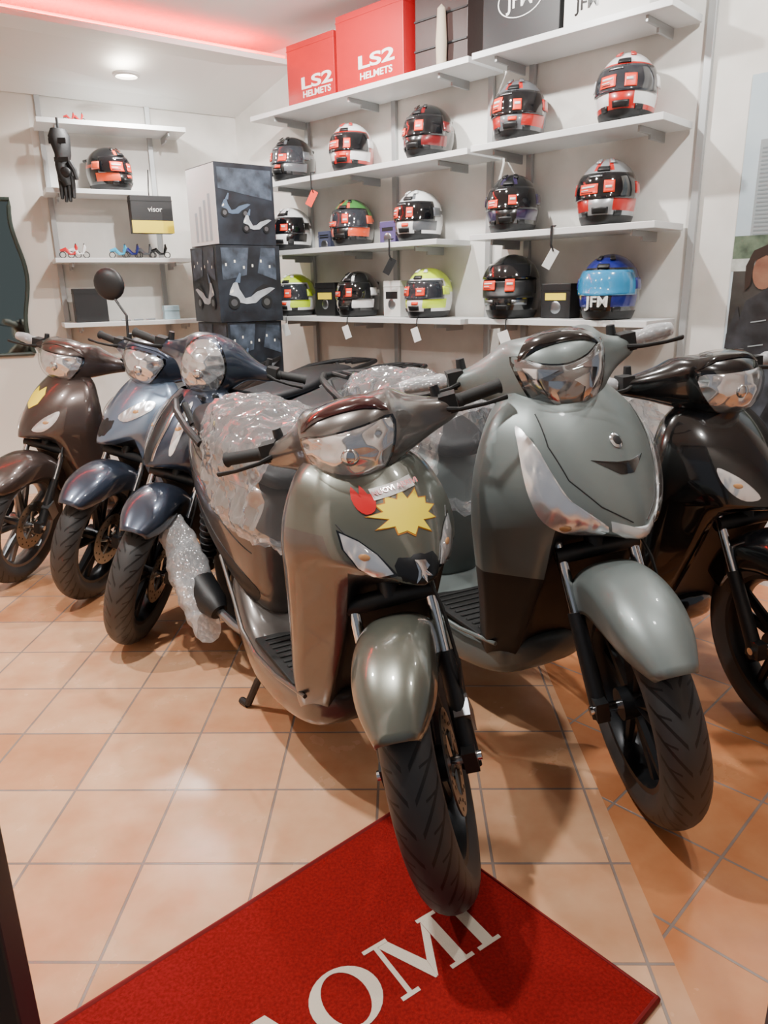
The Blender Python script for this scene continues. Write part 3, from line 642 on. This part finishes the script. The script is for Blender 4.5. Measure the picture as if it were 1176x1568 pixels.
def scooter(contact,heading,st):
    hx,hy=Vector(heading).normalized()[:2]; th=math.atan2(hy,hx)
    ax=Vector((-.446,0,.895)); A=Vector((.28,0,.95)); SCL=st.get('scale',1.04)
    S=Matrix.Translation(A)@Matrix.Rotation(rad(st.get('steer',0)),4,ax)@Matrix.Translation(-A)
    SC=S@Matrix.Translation((0,0,st.get('headup',0)))
    cl=S@Vector((.67,0,.01)); cl.z=0
    lo=min((S@Vector((.67+.285*math.cos(rad(a)),0,.285+.285*math.sin(rad(a))))).z for a in range(200,340,4))
    W=Matrix.Translation(Vector((contact[0],contact[1],0)))@Matrix.Rotation(th,4,'Z')@Matrix.Scale(SCL,4)@Matrix.Translation(-cl+Vector((0,0,-lo if lo<0 else 0)))
    e=empty('scooter',W)
    MAIN,SIDE=st['main'],st['side']; COWL=st.get('cowl',SIDE); CTR=st.get('centre',MAIN); FEN=st.get('fender',MAIN)
    DK=BLACKP
    wheel((.67,0,.285),.285,.052,e,S,st.get('rim',DARKALU),1)
    b=MB()
    for y in (-.088,.088):
        p=Vector((.655,y,.285)); b.tube([p-ax*.03,p+ax*.22],[.022,.019],14,0); b.tube([p+ax*.20,p+ax*.50],.0135,12,1)
        b.box((.665,y*1.02,.285),(.05,.03,.05),0)
    b.cyl((.67,-.115,.285),(.67,.115,.285),.011,n=12,mi=1)
    b.box((.60,.095,.345),(.05,.035,.085),2,Matrix.Rotation(.5,3,'Y'))
    b.tube([(.60,.10,.39),(.60,.115,.47),(.55,.11,.58),(.50,.09,.66),(.44,.07,.72)],.004,6,3)
    p=Vector((.655,0,.285))+ax*.36; b.tube([p+Vector((0,-.1,0)),p+Vector((0,.1,0))],.022,12,0)
    b.tube([p,p+ax*.3],.024,12,0)
    b.obj('fork',[DK,CHROME,ALU,RUBBER],e,S)
    fr=st.get('fen',(40,150)); rows=[]; R0=.320; fw=st.get('fw',1.0)
    for i in range(9):
        t=i/8; ph=rad(fr[0]+(fr[1]-fr[0])*t); wf=min(1,.50+t*3.0)*(1 if t<.8 else 1-(t-.8)*.8); 
        rr=R0+.020*(1-t)**2+(.014*math.sin(t*math.pi))
        row=[]
        for (y,dr) in ((0,0),(.030,-.001),(.062,-.011),(.084,-.036),(.088,-.066),(.086,-.09 if t<.3 else -.11)):
            q=rr+dr*(wf if t<.2 else 1); row.append((.67+q*math.cos(ph),y*wf*fw,.285+q*math.sin(ph)))
        rows.append(row)
    grid('front_fender',rows,FEN,e,S,mirror=True,thick=.004,crease=lambda i1,j1,i2,j2:(.5 if j1==3 and j2==3 else 0))
    wy=st.get('wide',1.0); nz=st.get('nose',0.0); zc_=st.get('zc',.8); p2=st.get('p2',1.0)
    Z=[(.985,(.395,.385,.36,.32,.28,.26),(0,.05,.09,.12,.11,0)),
       (.965,(.415,.405,.372,.325,.28,.26),(0,.06,.115,.155,.145,0)),
       (.93,(.45,.438,.395,.328,.275,.25),(0,.075,.145,.195,.18,0)),
       (.87,(.50,.483,.43,.338,.285,.25),(0,.09,.168,.228,.21,0)),
       (.79,(.55,.528,.462,.348,.29,.25),(0,.09,.178,.25,.235,0)),
       (.72,(.592,.562,.485,.355,.29,.25),(0,.08,.165,.257,.24,0)),
       (.66,(.610,.575,.500,.355,.285,.25),(0,.065,.145,.25,.235,0)),
       (.645,(.56,.54,.497,.352,.282,.25),(0,.063,.143,.248,.233,0)),
       (.62,(.43,.44,.487,.345,.28,.245),(0,.085,.141,.245,.23,0)),
       (.53,(.375,.385,.455,.33,.27,.24),(0,.09,.138,.235,.222,0)),
       (.42,(.335,.34,.40,.305,.25,.22),(0,.09,.134,.218,.205,0)),
       (.32,(.31,.315,.355,.28,.23,.20),(0,.09,.13,.20,.19,0)),
       (.25,(.28,.285,.31,.25,.21,.19),(0,.08,.12,.18,.17,0)),
       (.20,(.25,.25,.26,.23,.20,.19),(0,.07,.10,.15,.14,0))]
    rows=[]; ln_=st.get('lowin',0)
    for iz,(z,xs,ys) in enumerate(Z):
        k=max(0,min(1,(z-.60)/.1)); z2=.66+(z-.66)*zc_ if z>.66 else z
        w2=wy if z>.5 else wy+(1-wy)*(1-max(0,(z-.2)/.3))*.6
        if z<.64: w2*=1-ln_*min(1,(.64-z)/.25)
        row=[]
        for j,(x,y) in enumerate(zip(xs,ys)):
            x+=nz*k*(1 if j<2 else .5 if j==2 else 0)
            if j==2: y*=(1+(p2-1)*k); x-=(p2-1)*k*.06
            zz=z2
            if z<=.66 and z>=.62 and j in (1,2): zz+=.020*j*st.get('vee',0)
            row.append((x,y*w2,zz))
        rows.append(row)
    lb_=st.get('lowblack',99)
    def mi(i,j):
        if i>=lb_: return 2
        if j<=1:
            if i>=7: return 2
            return 1 if (j==1 and i>=5 and st.get('splitnose')) else 0
        if j==2: return (0 if (st.get('splitnose') and i<4) else 1)
        if j==3: return 1
        return 2
    def cr(i1,j1,i2,j2):
        if j1==2 and j2==2: return .9 if i1>=5 or st.get('sharp') else .3
        if j1==3 and j2==3: return .85
        if j1==4 and j2==4: return .8
        if i1==6 and i2==6 and max(j1,j2)<=2: return .9
        if i1==lb_ and i2==lb_: return .5
        if j1==0 and j2==0 and i1<7: return st.get('ridge',0)
        return 0
    ap=grid('front_apron',rows,[CTR,SIDE,DK],e,None,mi,mirror=True,thick=0,flip=True,crease=cr)
    ta=bvh(ap)
    for (poly) in st['signals']:
        cc=sum((Vector(q) for q in poly),Vector((0,0)))/len(poly); ss=st.get('sigsm',3)
        if ss==0: decal('signal_surround',ta,[(Vector(p)-cc)*1.13+cc for p in poly],BLACKG,e,off=.0018,mirror=True,sm=0)
        decal('signal_reflector',ta,poly,REFS,e,off=.003,bulge=.001,mirror=True,sm=ss)
        decal('signal_lens',ta,poly,GLASS,e,off=.004,bulge=.009,mirror=True,sm=ss)
        bc=st.get('bulb') or tuple(cc)
        decal('signal_bulb',ta,[(bc[0]+.010*math.cos(a),bc[1]+.007*math.sin(a)) for a in (0,1,2,3,4,5)],pm('amber','#b98552',.2,coat=1),e,off=.005,bulge=.002,mirror=True,sm=2)
    st['deco'](e,ta)
    rows=[sering('x',x,0,(z0+z1)/2,hw,(z1-z0)/2,14,4) for x,hw,z0,z1 in ((.33,.13,.20,.30),(.25,.165,.17,.295),(.12,.180,.15,.285),(-.02,.185,.14,.285),(-.14,.18,.15,.31),(-.26,.17,.20,.42),(-.34,.16,.26,.50))]
    fl_=grid('footboard',rows,[SIDE],e,None,thick=0,closed=True,caps=True)
    b=MB(); b.box((.07,0,.289),(.30,.33,.012),0)
    for k in range(9): b.box((-.05+.03*k,0,.298),(.012,.29,.006),0)
    b.obj('floor_mat_rubber',RUBBER,e,bevel=.004)
    for s in (-1,1):
        b=MB(); b.tube([(.30,s*.165,.30),(.15,s*.184,.288),(0,s*.19,.285),(-.12,s*.188,.31),(-.22,s*.18,.38),(-.34,s*.175,.47)],.006,8); b.obj('edge_trim',st.get('trim',SIDE),e)
    prof=((-.12,.08,.33,.66),(-.15,.125,.29,.72),(-.24,.165,.30,.745),(-.38,.188,.385,.765),(-.52,.188,.48,.785),(-.66,.172,.56,.80),(-.80,.14,.63,.82),(-.93,.095,.70,.835),(-1.0,.05,.75,.83))
    rows=[sering('x',x,0,(z0+z1)/2,hw,(z1-z0)/2,16,3.0) for x,hw,z0,z1 in prof]
    bd=grid('rear_body',rows,[SIDE],e,None,thick=0,closed=True,caps=True)
    tb=bvh(bd)
    seam('body_gap',tb,[(-.17,.52),(-.3,.585),(-.5,.665),(-.75,.745)],e,mode='l',mirror=True)
    seam('body_gap',tb,[(-.20,.70),(-.38,.715),(-.6,.745),(-.8,.785)],e,mode='l',mirror=True,r=.0018)
    decal('side_panel',tb,[(-.16,.40),(-.22,.455),(-.36,.53),(-.55,.61),(-.60,.60),(-.45,.53),(-.30,.44),(-.2,.36)],st.get('lower',DK),e,mode='l',off=.002,bulge=.004,mirror=True)
    decal('side_logo',tb,[(-.42,.640),(-.52,.672),(-.53,.686),(-.42,.654)],CHROME,e,mode='l',off=.001,mirror=True,sm=0)
    b=MB(); b.box((-.965,0,.785),(.06,.12,.05)); b.obj('tail_light',RED,e,bevel=.015)
    pf=((-.10,.06,.71,.75),(-.14,.095,.71,.78),(-.22,.125,.73,.80),(-.36,.15,.75,.815),(-.46,.155,.765,.83),(-.54,.15,.775,.865),(-.68,.14,.785,.88),(-.80,.115,.80,.885),(-.86,.07,.81,.87))
    rows=[sering('x',x,0,(z0+z1)/2,hw,(z1-z0)/2,16,3.0) for x,hw,z0,z1 in pf]
    grid('seat',rows,[SEATM],e,None,thick=0,closed=True,caps=True)
    b=MB()
    for s in (-1,1):
        b.tube([(-.52,s*.16,.79),(-.60,s*.18,.83),(-.75,s*.175,.865),(-.90,s*.14,.88),(-1.0,s*.09,.885),(-1.02,0,.885)],.013,10)
        b.tube([(-.85,s*.10,.80),(-.90,s*.11,.87)],.012,8)
    for y in (-.05,0,.05): b.tube([(-.86,y,.885),(-1.01,y,.888)],.009,8)
    b.obj('grab_rail',st.get('railm',BLACKP),e)
    wheel((-.66,0,.275),.275,.06,e,None,st.get('rim',DARKALU),-1)
    b=MB(); b.box((-.42,.02,.31),(.34,.20,.16)); b.box((-.55,.13,.28),(.42,.07,.15)); b.cyl((-.30,.11,.28),(-.30,.18,.28),.08,n=24); b.cyl((-.64,.11,.28),(-.64,.175,.28),.085,n=24)
    b.box((-.58,0,.45),(.2,.11,.08)); b.box((-.40,0,.42),(.3,.2,.12)); b.tube([(-.70,-.13,.30),(-.60,-.13,.62)],[.022,.02],12)
    for k in range(9): b.tube([(-.682+.010*k-.0,-.13,.36+.026*k),(-.680+.010*k,-.13,.366+.026*k)],.032,12)
    b.obj('engine',pm('engine_black','#1c1d1f',.5,.3,bump=.2),e,bevel=.01)
    b=MB(); b.tube([(-.22,-.10,.20),(-.36,-.14,.21),(-.46,-.17,.24)],.016,10,0); b.tube([(-.44,-.17,.235),(-.48,-.18,.255),(-.80,-.205,.37),(-.84,-.207,.385)],[.03,.05,.052,.03],18,1)
    b.obj('exhaust',[ALU,BLACKP],e)
    b=MB()
    for s in (-1,1):
        b.tube([(-.10,s*.09,.22),(-.17,s*.14,.10),(-.205,s*.165,.012)],.012,8); b.tube([(-.205,s*.165,.010),(-.24,s*.175,.010)],.012,8)
    b.tube([(-.13,-.1,.16),(-.13,.1,.16)],.01,8); b.obj('centre_stand',DK,e)
    rows=[]
    for i in range(8):
        ph=rad(60+110*i/7); row=[]
        for y,dr in ((0,0),(.05,-.005),(.075,-.03),(.078,-.05)): row.append((-.66+(.30+dr)*math.cos(ph),y,.275+(.30+dr)*math.sin(ph)))
        rows.append(row)
    grid('rear_mudguard',rows,DK,e,mirror=True,thick=.004)
    b=MB(); b.box((-1.02,0,.56),(.012,.16,.20),0,Matrix.Rotation(.35,3,'Y')); b.tube([(-.9,0,.72),(-1.0,0,.64)],.02,8); b.obj('plate_holder',DK,e)
    k=st.get('cowlk',1.0); g_=st.get('gripz',-.045)
    prof=[(-.25,.205,1.035+g_,.022,.022),(-.215,.215,1.03+g_,.032,.030),(-.17,.24,1.02+g_*.75,.048,.044),(-.125,.28,1.005+g_*.4,.072,.064*k),(-.105,.305,.995,.092,.078*k),(-.06,.335,.985,.105,.088*k),(0,.345,.985,.108,.092*k)]
    if st.get('round'):
        prof=[(-.25,.205,1.035+g_,.022,.022),(-.20,.215,1.03+g_,.03,.028),(-.14,.24,1.0,.042,.04),(-.10,.27,.995,.075,.085),(-.06,.30,.99,.11,.112),(0,.31,.99,.12,.122)]
    prof=prof+[(-p[0],)+p[1:] for p in prof[-2::-1]]
    rows=[sering('y',y,cx,cz,hx_,hz,16,2.5) for y,cx,cz,hx_,hz in prof]
    cw=grid('handlebar_cowl',rows,[COWL],e,SC,thick=0,closed=True,caps=True)
    tcw=bvh(cw)
    decal('headlight_bezel',tcw,[(p[0]*1.08,.98+(p[1]-.98)*1.1) for p in st['lamp']],BLACKG,e,SC,off=.001,bulge=.0,sm=3)
    decal('headlight_reflector',tcw,st['lamp'],st.get('refl',REFL),e,SC,off=.0025,bulge=.004,sm=3)
    for bx in st.get('bulbs',(0,)):
        decal('headlight_bulb',tcw,[(bx+.019*math.cos(a),.975+.019*math.sin(a)) for a in (0,.8,1.6,2.4,3.2,4,4.8,5.6)],CHROME,e,SC,off=.007,bulge=.008,sm=2)
    if st.get('lampdeco'):
        for P in st['lampdeco']: decal('headlight_fin',tcw,P,CHROME,e,SC,off=.008,bulge=.001,sm=0,mirror=True)
    decal('headlight_glass',tcw,st['lamp'],GLASS,e,SC,off=.006,bulge=.022,sm=3)
    if st.get('cap'): decal('visor_cap',tcw,st['cap'],st['capm'],e,SC,mode='t',off=.003,bulge=.006,sm=3)
    b=MB(); b.tube([(.235,0,1.04+st.get('headup',0)),(.27,0,.95),(.33,0,.84)],.032,12); b.obj('steering_column',DK,e,S)
    SG=SC@Matrix.Translation((0,0,g_))
    b=MB()
    for s in (-1,1):
        b.tube([(.205,s*.225,1.035),(.195,s*.25,1.037),(.188,s*.255,1.038),(.175,s*.345,1.043),(.173,s*.352,1.043)],[.018,.02,.0165,.0165,.02],14,0)
        b.tube([(.235,s*.215,1.035),(.262,s*.25,1.033),(.262,s*.31,1.03),(.25,s*.36,1.03)],[.01,.007,.006,.008],8,0,flat=.7)
        b.box((.215,s*.225,1.045),(.05,.04,.045),0)
        b.tube([(.19,s*.20,1.05),(.19,s*.20,1.09)],[.014,.011],12,1)
    b.obj('grips_and_levers',[RUBBER,DK],e,SG,bevel=0)
    if st.get('wrapgrips'):
        b=MB()
        for s in (-1,1): b.tube([(.20,s*.24,1.037),(.19,s*.26,1.04),(.185,s*.29,1.04),(.178,s*.31,1.042),(.175,s*.34,1.043),(.172,s*.365,1.043)],[.020,.024,.021,.025,.022,.018],12)
        b.obj('grip_wrap',BUBBLE,e,SG)
    if st.get('mirrorR'):
        b=MB(); b.tube([(.20,-.20,1.03),(.19,-.22,1.12),(.17,-.29,1.17),(.165,-.315,1.195)],.006,8,0)
        b.ball(Vector((.165,-.33,1.23)),(.03,.075,.07),20,0); b.obj('rear_view_mirror',DK,e,S)
    if st.get('seatwrap'):
        a0,a1,hu,zc,hz=st['seatwrap']
        wrapmesh('seat_wrap',lambda t:(a0+(a1-a0)*t,0,zc+.06*t,'x',hu*(.6+.4*math.sin(math.pi*min(1,.12+t*.8))),hz*(.7+.3*math.sin(math.pi*(.1+.8*t)))),e,None,seed=st.get('seed',1),amp=.020,flop=.5)
    if st.get('exwrap'):
        wrapmesh('bubble_wrap_sleeve',lambda t:(-.47-.27*t,-.20-.03*t,.17+.29*t,'x',.035+.022*math.sin(t*3),.05+.022*math.sin(t*3)),e,None,amp=.012,mat=BUBBLE,seed=4,freq=7)
    if st.get('card'):
        b=MB(); b.box((-.40,.02,.93),(.16,.24,.004),0,Matrix.Rotation(-.25,3,'Y')); b.obj('price_card',YELLOW,e,smooth=0)
    return e,ta,tcw
def deco_none(e,t): pass
def deco_s1(e,t):
    decal('badge_plate',t,[(-.042,.722),(.042,.722),(.050,.69),(.034,.664),(-.034,.664),(-.050,.69)],DARKALU,e,off=.001,bulge=.003,sm=2)
    decal('badge',t,[(-.012,.715),(.012,.712),(.018,.70),(.006,.695),(.020,.68),(.006,.684),(.004,.670),(-.006,.684),(-.018,.672),(-.010,.694)],CHROME,e,off=.006,bulge=.001,sm=0)
    N=12; star=[]; sc_=(.010,.798)
    for k in range(2*N):
        a=math.pi*k/N; r=1.0 if k%2==0 else .66; r*=1+.12*math.sin(k*2.3); star.append((sc_[0]+.080*r*math.cos(a),sc_[1]+.042*r*math.sin(a)))
    decal('price_burst_sticker',t,[(sc_[0]+(p[0]-sc_[0])*1.07,sc_[1]+(p[1]-sc_[1])*1.09) for p in star],pm('burst_outline','#b8741f',.5),e,off=.0012,sm=0)
    decal('price_burst_sticker',t,star,YELLOW,e,off=.0022,sm=0)
    decal('banner_sticker',t,[(-.055,.846),(.052,.861),(.055,.841),(-.052,.826)],WHITE,e,off=.0034,sm=0)
    decal('red_glove_sticker',t,[(-.086,.852),(-.078,.834),(-.070,.854),(-.060,.838),(-.052,.838),(-.050,.824),(-.058,.808),(-.076,.802),(-.090,.812),(-.094,.831)],RED,e,off=.003,sm=2)
    h,n=project(t,.001,.8445,'f'); xa=Vector((0,1,.165))
    text('NUOVI ARRIVI',.0175,frame(h+n*.0065,xa,n.cross(xa)),RED,e,.0003,.0005)
    seam('panel_line',t,[(.050,.69),(.075,.728),(.118,.755),(.14,.79)],e,mirror=True,r=.0015)
def deco_s2(e,t):
    decal('air_slot',t,[(-.078,.832),(-.02,.826),(.02,.826),(.078,.832),(.020,.800),(-.020,.800)],BLACKG,e,off=.001,bulge=.001,sm=0)
    decal('round_badge',t,[(.017*math.cos(a*math.pi/4),.868+.015*math.sin(a*math.pi/4)) for a in range(8)],CHROME,e,off=.002,bulge=.003)
    decal('round_badge_inner',t,[(.011*math.cos(a*math.pi/4),.868+.0095*math.sin(a*math.pi/4)) for a in range(8)],BLACKP,e,off=.0045,bulge=.001)
    decal('chrome_bar',t,[(-.065,.704),(-.03,.690),(.03,.690),(.065,.704),(.062,.680),(.03,.664),(-.03,.664),(-.062,.680)],pm('satin_white','#d5dadc',.2,.4,coat=1),e,off=.003,bulge=.003,sm=0)
    seam('panel_line',t,[(.02,.70),(.08,.735),(.13,.79),(.15,.86),(.145,.94)],e,mirror=True,r=.0016)
def deco_s3(e,t):
    decal('centre_strip',t,[(-.022,.89),(.022,.89),(.03,.80),(.02,.68),(-.02,.68),(-.03,.80)],BLACKP,e,off=.001,bulge=.003)
    for s in (-1,1): decal('chrome_trim',t,[(s*.026,.89),(s*.034,.89),(s*.042,.80),(s*.030,.68),(s*.022,.68),(s*.032,.80)],CHROME,e,off=.003,bulge=.001,sm=0)
def deco_s4(e,t):
    decal('red_accent',t,[(-.06,.70),(-.09,.73),(-.11,.71),(-.08,.685)],RED,e,off=.001,bulge=.002)
    decal('grille',t,[(-.05,.76),(.05,.76),(.03,.70),(-.03,.70)],BLACKP,e,off=.001,bulge=.001,sm=2)
def deco_s5(e,t):
    decal('yellow_sticker',t,[(-.05,.84),(-.03,.87),(0,.85),(.03,.87),(.05,.84),(.04,.80),(0,.78),(-.04,.80)],YELLOW,e,off=.002,sm=0)
LAMP1=[(-.098,1.022),(-.045,1.026),(0,1.026),(.045,1.026),(.098,1.022),(.090,.970),(.060,.928),(.03,.912),(0,.908),(-.03,.912),(-.060,.928),(-.090,.970)]
LAMP2=[(-.102,1.045),(-.05,1.028),(0,1.020),(.05,1.028),(.102,1.045),(.092,.98),(.062,.922),(.03,.902),(0,.898),(-.03,.902),(-.062,.922),(-.092,.98)]
LAMP3=[(.080*math.sin(a*math.pi/6),.99+.104*math.cos(a*math.pi/6)) for a in range(12)]
LAMP4=[(-.085,1.03),(0,1.045),(.085,1.03),(.075,.975),(.04,.925),(0,.91),(-.04,.925),(-.075,.975)]
CAP1=[(-.070,1.065),(-.04,1.098),(0,1.106),(.04,1.098),(.070,1.065),(.098,1.012),(.05,1.018),(0,1.019),(-.05,1.018),(-.098,1.012)]
bronze=paint('paint_bronze','#5a5552'); olive=paint('paint_olive','#5f6158')
matg=paint('paint_matt_grey','#737c7b',.40,.4,.12); matgd=paint('paint_matt_grey_dark','#4b5455',.38,.55,.25)
navy=paint('paint_navy','#333b4a'); blueg=paint('paint_blue_grey','#6c7c90'); brown=paint('paint_brown','#493d39'); blk=paint('paint_black','#0b0b0d',.2,.2)
SIG1=[[(.056,.692),(.078,.728),(.104,.752),(.134,.768),(.132,.735),(.112,.700),(.085,.682)]]
SIG2=[[(.180,.895),(.190,.885),(.200,.81),(.195,.745),(.172,.692),(.127,.664),(.076,.662),(.070,.692),(.105,.716),(.138,.756),(.163,.825)]]
SIG3=[[(.07,.87),(.082,.87),(.098,.80),(.090,.72),(.075,.70),(.072,.78)]]
SIG4=[[(.06,.78),(.12,.83),(.155,.83),(.16,.80),(.13,.77),(.09,.755)]]
FIN=[[(.02,1.012),(.09,1.026),(.082,.99),(.05,.955),(.078,.99),(.08,1.014)],[(.008,.985),(.045,.992),(.050,.955),(.020,.915),(.036,.958),(.030,.978)]]
scooter((.165,1.43),(.47,-.883),dict(main=olive,side=bronze,centre=olive,cowl=bronze,steer=-35,scale=1.05,headup=-.048,lamp=LAMP1,cap=CAP1,capm=pm('smoked_red','#2a060c',.12,coat=1),signals=SIG1,sigsm=0,deco=deco_s1,wide=.84,zc=.76,p2=1.12,vee=1,splitnose=True,sharp=True,fen=(47,150),fw=.95,gripz=-.065,seatwrap=(.0,-.58,.175,.72,.17),exwrap=True,seed=2))
scooter((.69,1.66),(.45,-.893),dict(main=matg,side=matg,centre=matg,cowl=matg,steer=-25,scale=1.09,lamp=LAMP2,refl=REFD,lampdeco=FIN,bulbs=(),cap=CAP1,capm=BLACKG,signals=SIG2,bulb=(.135,.680),deco=deco_s2,cowlk=1.12,wide=1.04,zc=.98,nose=.02,headup=.025,ridge=.5,vee=.8,sharp=True,lowblack=9,lowin=.12,fen=(42,150),fw=.96,seatwrap=(-.02,-.72,.20,.72,.17),seed=5,wrapgrips=True,lower=matgd))
scooter((-1.0,2.71),(-.645,-.765),dict(main=navy,side=navy,steer=38,lamp=LAMP3,round=True,signals=SIG3,deco=deco_s3,wide=.80,fen=(50,150),headup=.02))
scooter((-1.34,3.15),(-.69,-.72),dict(main=blueg,side=blueg,cowl=navy,fender=navy,steer=34,lamp=LAMP4,signals=SIG4,deco=deco_s4,wide=.85,sharp=True,vee=1,fen=(45,150),mirrorR=True,cap=CAP1,capm=navy))
scooter((-1.78,3.36),(-.60,-.80),dict(main=brown,side=brown,steer=30,lamp=LAMP1,cap=CAP1,capm=brown,signals=SIG1,deco=deco_s5,wide=.82,fen=(45,150),rim=ALU,wrapgrips=True))
scooter((1.20,1.97),(.42,-.907),dict(main=blk,side=blk,steer=-12,lamp=LAMP1,cap=CAP1,capm=BLACKG,signals=SIG1,deco=deco_none,wide=.9,seatwrap=(0,-.80,.20,.74,.17),seed=9,wrapgrips=True,card=True))
# ------------------------------------------------------------ lights
def lamp(name,loc,power,r=.05,angle=150,target=None,col=(1,.975,.935),blend=.6,k=1.0):
    e=empty(name,Matrix.Translation(loc))
    l=bpy.data.lights.new('lamp_light','SPOT'); l.energy=power; l.shadow_soft_size=r; l.spot_size=rad(angle); l.spot_blend=blend; l.color=col
    o=bpy.data.objects.new('lamp_light',l); link(o,e)
    d=(Vector(target)-Vector(loc)) if target else Vector((0,0,-1))
    o.matrix_local=Matrix.Translation((0,0,-.035))@d.to_track_quat('-Z','Y').to_matrix().to_4x4()
    b=MB(); b.rev([(.045*k,0.0),(.06*k,0.0),(.06*k,-.012),(.048*k,-.018),(.045*k,-.004)],(0,0,0),24,0,axis='Z'); b.rev([(0,-.004),(.045*k,-.004)],(0,0,0),24,1,closed=False,axis='Z')
    b.obj('fixture',[WHITE,pm('lamp_face','#ffffff',.5,emis='#fff2e0',es=30)],e)
lamp('ceiling_spotlight',(-.70,1.60,2.775),205,angle=130,r=.04)
lamp('ceiling_spotlight',(.75,1.35,2.775),48,angle=140)
lamp('ceiling_spotlight',(-1.9,2.3,2.775),170,angle=140,r=.04)
lamp('ceiling_spotlight',(.0,3.1,2.775),165,angle=150,target=(.4,3.9,1.2),r=.03)
lamp('ceiling_spotlight',(1.3,2.3,2.775),110,angle=140,target=(1.3,3.3,1.4))
lamp('ceiling_spotlight',(-1.45,4.85,2.545),90,angle=175,k=1.3)
lamp('ceiling_spotlight',(-.5,3.7,2.775),135,angle=150,target=(-.4,4.9,1.3),r=.03)
l=bpy.data.lights.new('led_glow','AREA'); l.shape='RECTANGLE'; l.size=3.3; l.size_y=.05; l.energy=60; l.color=(1,.0,.0)
o=bpy.data.objects.new('led_glow',l); COL.objects.link(o); mid=(e1+e2)/2+en*.06+Vector((0,0,.04))
o.matrix_world=frame(mid,ed,Vector((0,0,1)).cross(ed))
w=bpy.data.worlds.new('world'); bpy.context.scene.world=w; w.use_nodes=True; w.node_tree.nodes['Background'].inputs[0].default_value=(.8,.85,.95,1); w.node_tree.nodes['Background'].inputs[1].default_value=.25
